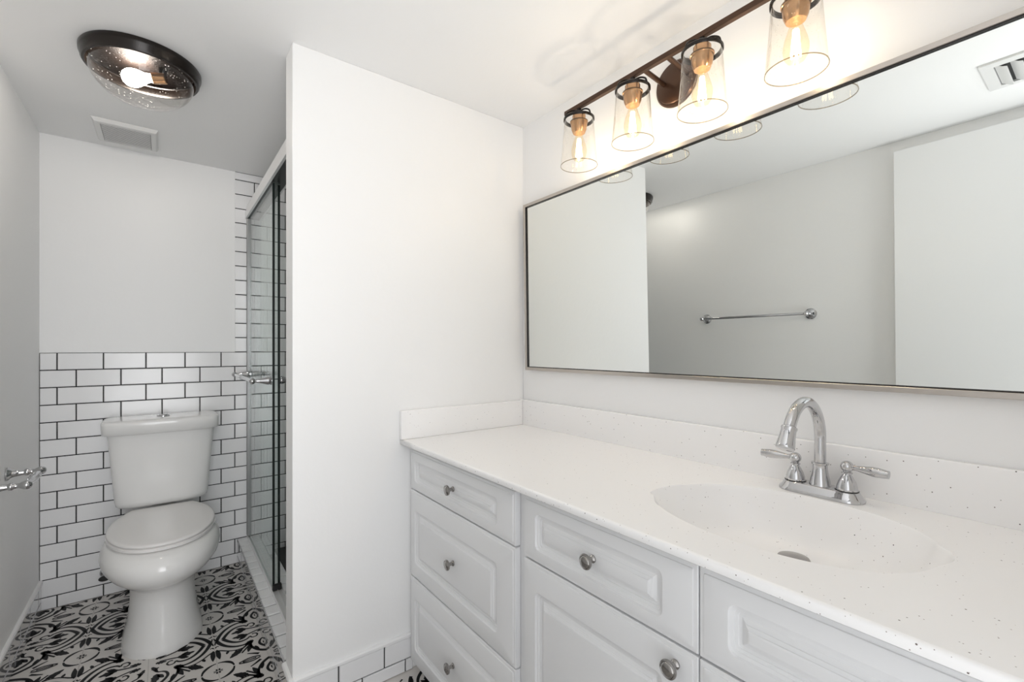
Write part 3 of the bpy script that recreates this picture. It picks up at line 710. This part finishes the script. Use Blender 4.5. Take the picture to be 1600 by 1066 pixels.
# ------------------------------------------------------------------ vanity light
XB, ZB = 1.150, 2.040
YC = 0.7825
vl = thing('vanity_light', 'brown bronze bar light with four clear glass shades above mirror', 'wall light', (XR, YC, 2.03))
obj('backplate', lat([(0.071, 0.0), (0.071, 0.006), (0.066, 0.011), (0.064, 0.011), (0.063, 0.016), (0.059, 0.0185), (0.010, 0.020)], (XR - 0.0006, YC + 0.042, 2.025), (-1, 0, 0), 40), M_bronzel, vl, 35)
bm = bmesh.new(); box(bm, XB - 0.0075, XB + 0.0075, YC - 0.41, YC + 0.41, ZB - 0.0075, ZB + 0.0075, bev=0.0015); obj('bar', bm, M_bronzel, vl)
for s in (1, -1):
    bm = bmesh.new(); tube(bm, [(XB + 0.004, YC + 0.035 + s * 0.040, ZB), (XR - 0.0196, YC + 0.035 + s * 0.040, 2.030)], 0.0075, 14); obj('arm', bm, M_bronzel, vl, 40)
for k in range(4):
    y = YC + (1.5 - k) * 0.229
    c = (XB, y, 0.0)
    bm = bmesh.new(); lathe(bm, [(0.008, 2.000), (0.008, ZB - 0.008)], c, n=14)
    lathe(bm, [(0.052, 1.990), (0.0535, 1.992), (0.0535, 1.9985), (0.052, 2.000), (0.046, 2.000), (0.046, 1.9985), (0.0508, 1.9975), (0.0508, 1.990)], c, n=40, cap0=False, cap1=False)
    for a in range(3):                       # little hoop straps carrying the ring
        t = 2 * pi * a / 3 + 0.6
        tube(bm, smoothstep_path([(XB + 0.006 * cos(t), y + 0.006 * sin(t), 2.024), (XB + 0.026 * cos(t), y + 0.026 * sin(t), 2.023), (XB + 0.044 * cos(t), y + 0.044 * sin(t), 2.013), (XB + 0.0495 * cos(t), y + 0.0495 * sin(t), 1.9985)], 5), 0.0028, 8)
    hol = obj('shade_holder', bm, M_bronze, vl, 40)
    bm = bmesh.new(); lathe(bm, [(0.020, 2.012), (0.023, 2.008), (0.023, 1.992), (0.031, 1.988), (0.031, 1.984), (0.029, 1.982), (0.026, 1.960), (0.022, 1.950), (0.0205, 1.947)], c, n=32); obj('socket', bm, M_socket, vl, 35)
    bm = bmesh.new(); lathe(bm, [(0.046, 1.996), (0.0495, 1.9955), (0.0505, 1.990), (0.0515, 1.975), (0.0565, 1.910), (0.0635, 1.834)], c, n=48, cap0=False, cap1=False); sh = obj('shade', bm, M_shade, vl, 60)
    bm = bmesh.new(); lathe(bm, [(0.0642, 1.8335), (0.0642, 1.8355), (0.0626, 1.8355), (0.0626, 1.8335), (0.0642, 1.8335)], c, n=48, cap0=False, cap1=False); obj('shade_rim', bm, M_rim, sh)
    bm = bmesh.new(); lathe(bm, [(0.012, 1.949), (0.013, 1.938), (0.017, 1.925), (0.0235, 1.905), (0.0265, 1.890), (0.0265, 1.880), (0.0235, 1.865), (0.017, 1.855), (0.008, 1.8505), (0.001, 1.850)], c, n=28, cap0=False); bu = obj('bulb', bm, M_bulbg, vl, 70)
    bm = bmesh.new()
    for a in range(6):
        t = 2 * pi * a / 6; r1, r2 = 0.0045, 0.0105
        tube(bm, [(XB + r1 * cos(t), y + r1 * sin(t), 1.928), (XB + r2 * cos(t + 0.3), y + r2 * sin(t + 0.3), 1.866)], 0.0021, 6)
    obj('filament', bm, M_fil, bu)
    point('vanity_bulb_light', (XB, y, 1.897), BULB_W, (1.0, 0.915, 0.825), 0.008)

# ------------------------------------------------------------------ ceiling light, vents
LX, LY = -0.057, 2.018
cl = thing('ceiling_light', 'round dark bronze ceiling light with one lit bulb behind seeded glass', 'ceiling light', (LX, LY, HC))
bm = bmesh.new(); lathe(bm, [(0.150, -0.0008), (0.163, -0.0008), (0.166, -0.006), (0.165, -0.018), (0.161, -0.026), (0.160, -0.036), (0.156, -0.042), (0.149, -0.043), (0.147, -0.036), (0.147, -0.016), (0.150, -0.012)], (LX, LY, HC), n=64, cap0=False, cap1=False); obj('ring', bm, M_bronze, cl, 40)
bm = bmesh.new(); lathe(bm, [(0.149, -0.004), (0.10, -0.0035), (0.001, -0.003), (0.001, -0.0012), (0.149, -0.0014)], (LX, LY, HC), n=48); obj('reflector_pan', bm, M_pan, cl, 40)
prof = [(0.1455, -0.030), (0.1445, -0.040)] + [(0.1445 * cos(radians(a)), -0.040 - 0.106 * sin(radians(a))) for a in range(8, 90, 6)] + [(0.002, -0.146)]
bm = bmesh.new(); lathe(bm, prof, (LX, LY, HC), n=64, cap0=False); obj('glass_dome', bm, M_dome, cl, 80)
bd = Vector((-0.93, 0.34, -0.14)).normalized()
so_ = Vector((LX + 0.036, LY + 0.004, HC - 0.040))
obj('socket', lat([(0.016, -0.028), (0.018, -0.026), (0.018, 0.010), (0.016, 0.012)], so_, bd, 24), M_socket, cl, 40)
bm = bmesh.new(); box(bm, so_.x + 0.006, so_.x + 0.030, so_.y - 0.014, so_.y + 0.004, HC - 0.032, HC - 0.0045, bev=0.002); obj('socket_bracket', bm, M_pan, cl)
obj('bulb', lat([(0.0135, 0.012), (0.0135, 0.024), (0.018, 0.036), (0.026, 0.052), (0.0295, 0.066), (0.0285, 0.080), (0.022, 0.092), (0.012, 0.0985), (0.001, 0.1005)], so_, bd, 28, cap0=False), M_bulb, cl, 80)

ev = thing('exhaust_fan_grille', 'white slotted exhaust fan grille on ceiling near far wall', 'vent', (-0.135, 2.735, HC))
gx0, gx1, gy0, gy1 = -0.246, -0.022, 2.607, 2.862
bm = bmesh.new()
def rect(x0, x1, y0, y1, z): return [(x0, y0, z), (x1, y0, z), (x1, y1, z), (x0, y1, z)]
ringloft(bm, [rect(gx0, gx1, gy0, gy1, HC - 0.0006), rect(gx0, gx1, gy0, gy1, HC - 0.004), rect(gx0 + 0.008, gx1 - 0.008, gy0 + 0.008, gy1 - 0.008, HC - 0.016), rect(gx0 + 0.026, gx1 - 0.026, gy0 + 0.026, gy1 - 0.026, HC - 0.018), rect(gx0 + 0.027, gx1 - 0.027, gy0 + 0.027, gy1 - 0.027, HC - 0.010)], cap1=False); obj('cover', bm, M_plast, ev)
obj('slot_shade_sheet', bx(gx0 + 0.0275, gx1 - 0.0275, gy0 + 0.0275, gy1 - 0.0275, HC - 0.0105, HC - 0.0095), M_slot, ev)  # dark sheet, the shade between the slats put into its colour
ns = 17
for i in range(ns):
    y = gy0 + 0.034 + (gy1 - gy0 - 0.068) * i / (ns - 1)
    bm = bmesh.new(); box(bm, gx0 + 0.028, gx1 - 0.028, y - 0.0028, y + 0.0028, HC - 0.0178, HC - 0.0166); obj('slat', bm, M_plast, ev)

av = thing('air_register', 'white louvered air register on ceiling, seen in the mirror', 'vent', (0.005, 0.15, HC))
ax0, ax1, ay0, ay1 = -0.13, 0.142, 0.000, 0.295
bm = bmesh.new()
def frame_prism(bm, x0, x1, y0, y1, k, za, zb):
    A = [bm.verts.new(p) for p in rect(x0, x1, y0, y1, za)]; B = [bm.verts.new(p) for p in rect(x0, x1, y0, y1, zb)]
    C = [bm.verts.new(p) for p in rect(x0 + k, x1 - k, y0 + k, y1 - k, zb - 0.002)]; D = [bm.verts.new(p) for p in rect(x0 + k, x1 - k, y0 + k, y1 - k, za)]
    for P, Q in ((A, B), (B, C), (C, D), (D, A)):
        for i in range(4): bm.faces.new((P[i], P[(i + 1) % 4], Q[(i + 1) % 4], Q[i]))
frame_prism(bm, ax0, ax1, ay0, ay1, 0.034, HC - 0.0006, HC - 0.008); obj('frame', bm, M_plast, av)
bm = bmesh.new(); box(bm, ax0 + 0.035, ax1 - 0.035, ay0 + 0.035, ay1 - 0.035, HC - 0.0025, HC - 0.0008); obj('duct_opening', bm, M_dark, av)
for i in range(6):
    y = ay1 - 0.052 - i * 0.038
    bm = bmesh.new()
    prof = [(0.016, -0.003), (0.008, -0.008), (-0.004, -0.016), (-0.016, -0.020), (-0.0165, -0.0185), (-0.005, -0.0145), (0.007, -0.0065), (0.0145, -0.0028)]
    ringloft(bm, [[(x, y + dy, HC + dz) for dy, dz in prof] for x in (ax0 + 0.036, ax1 - 0.036)]); obj('louver', bm, M_plast, av, 50)
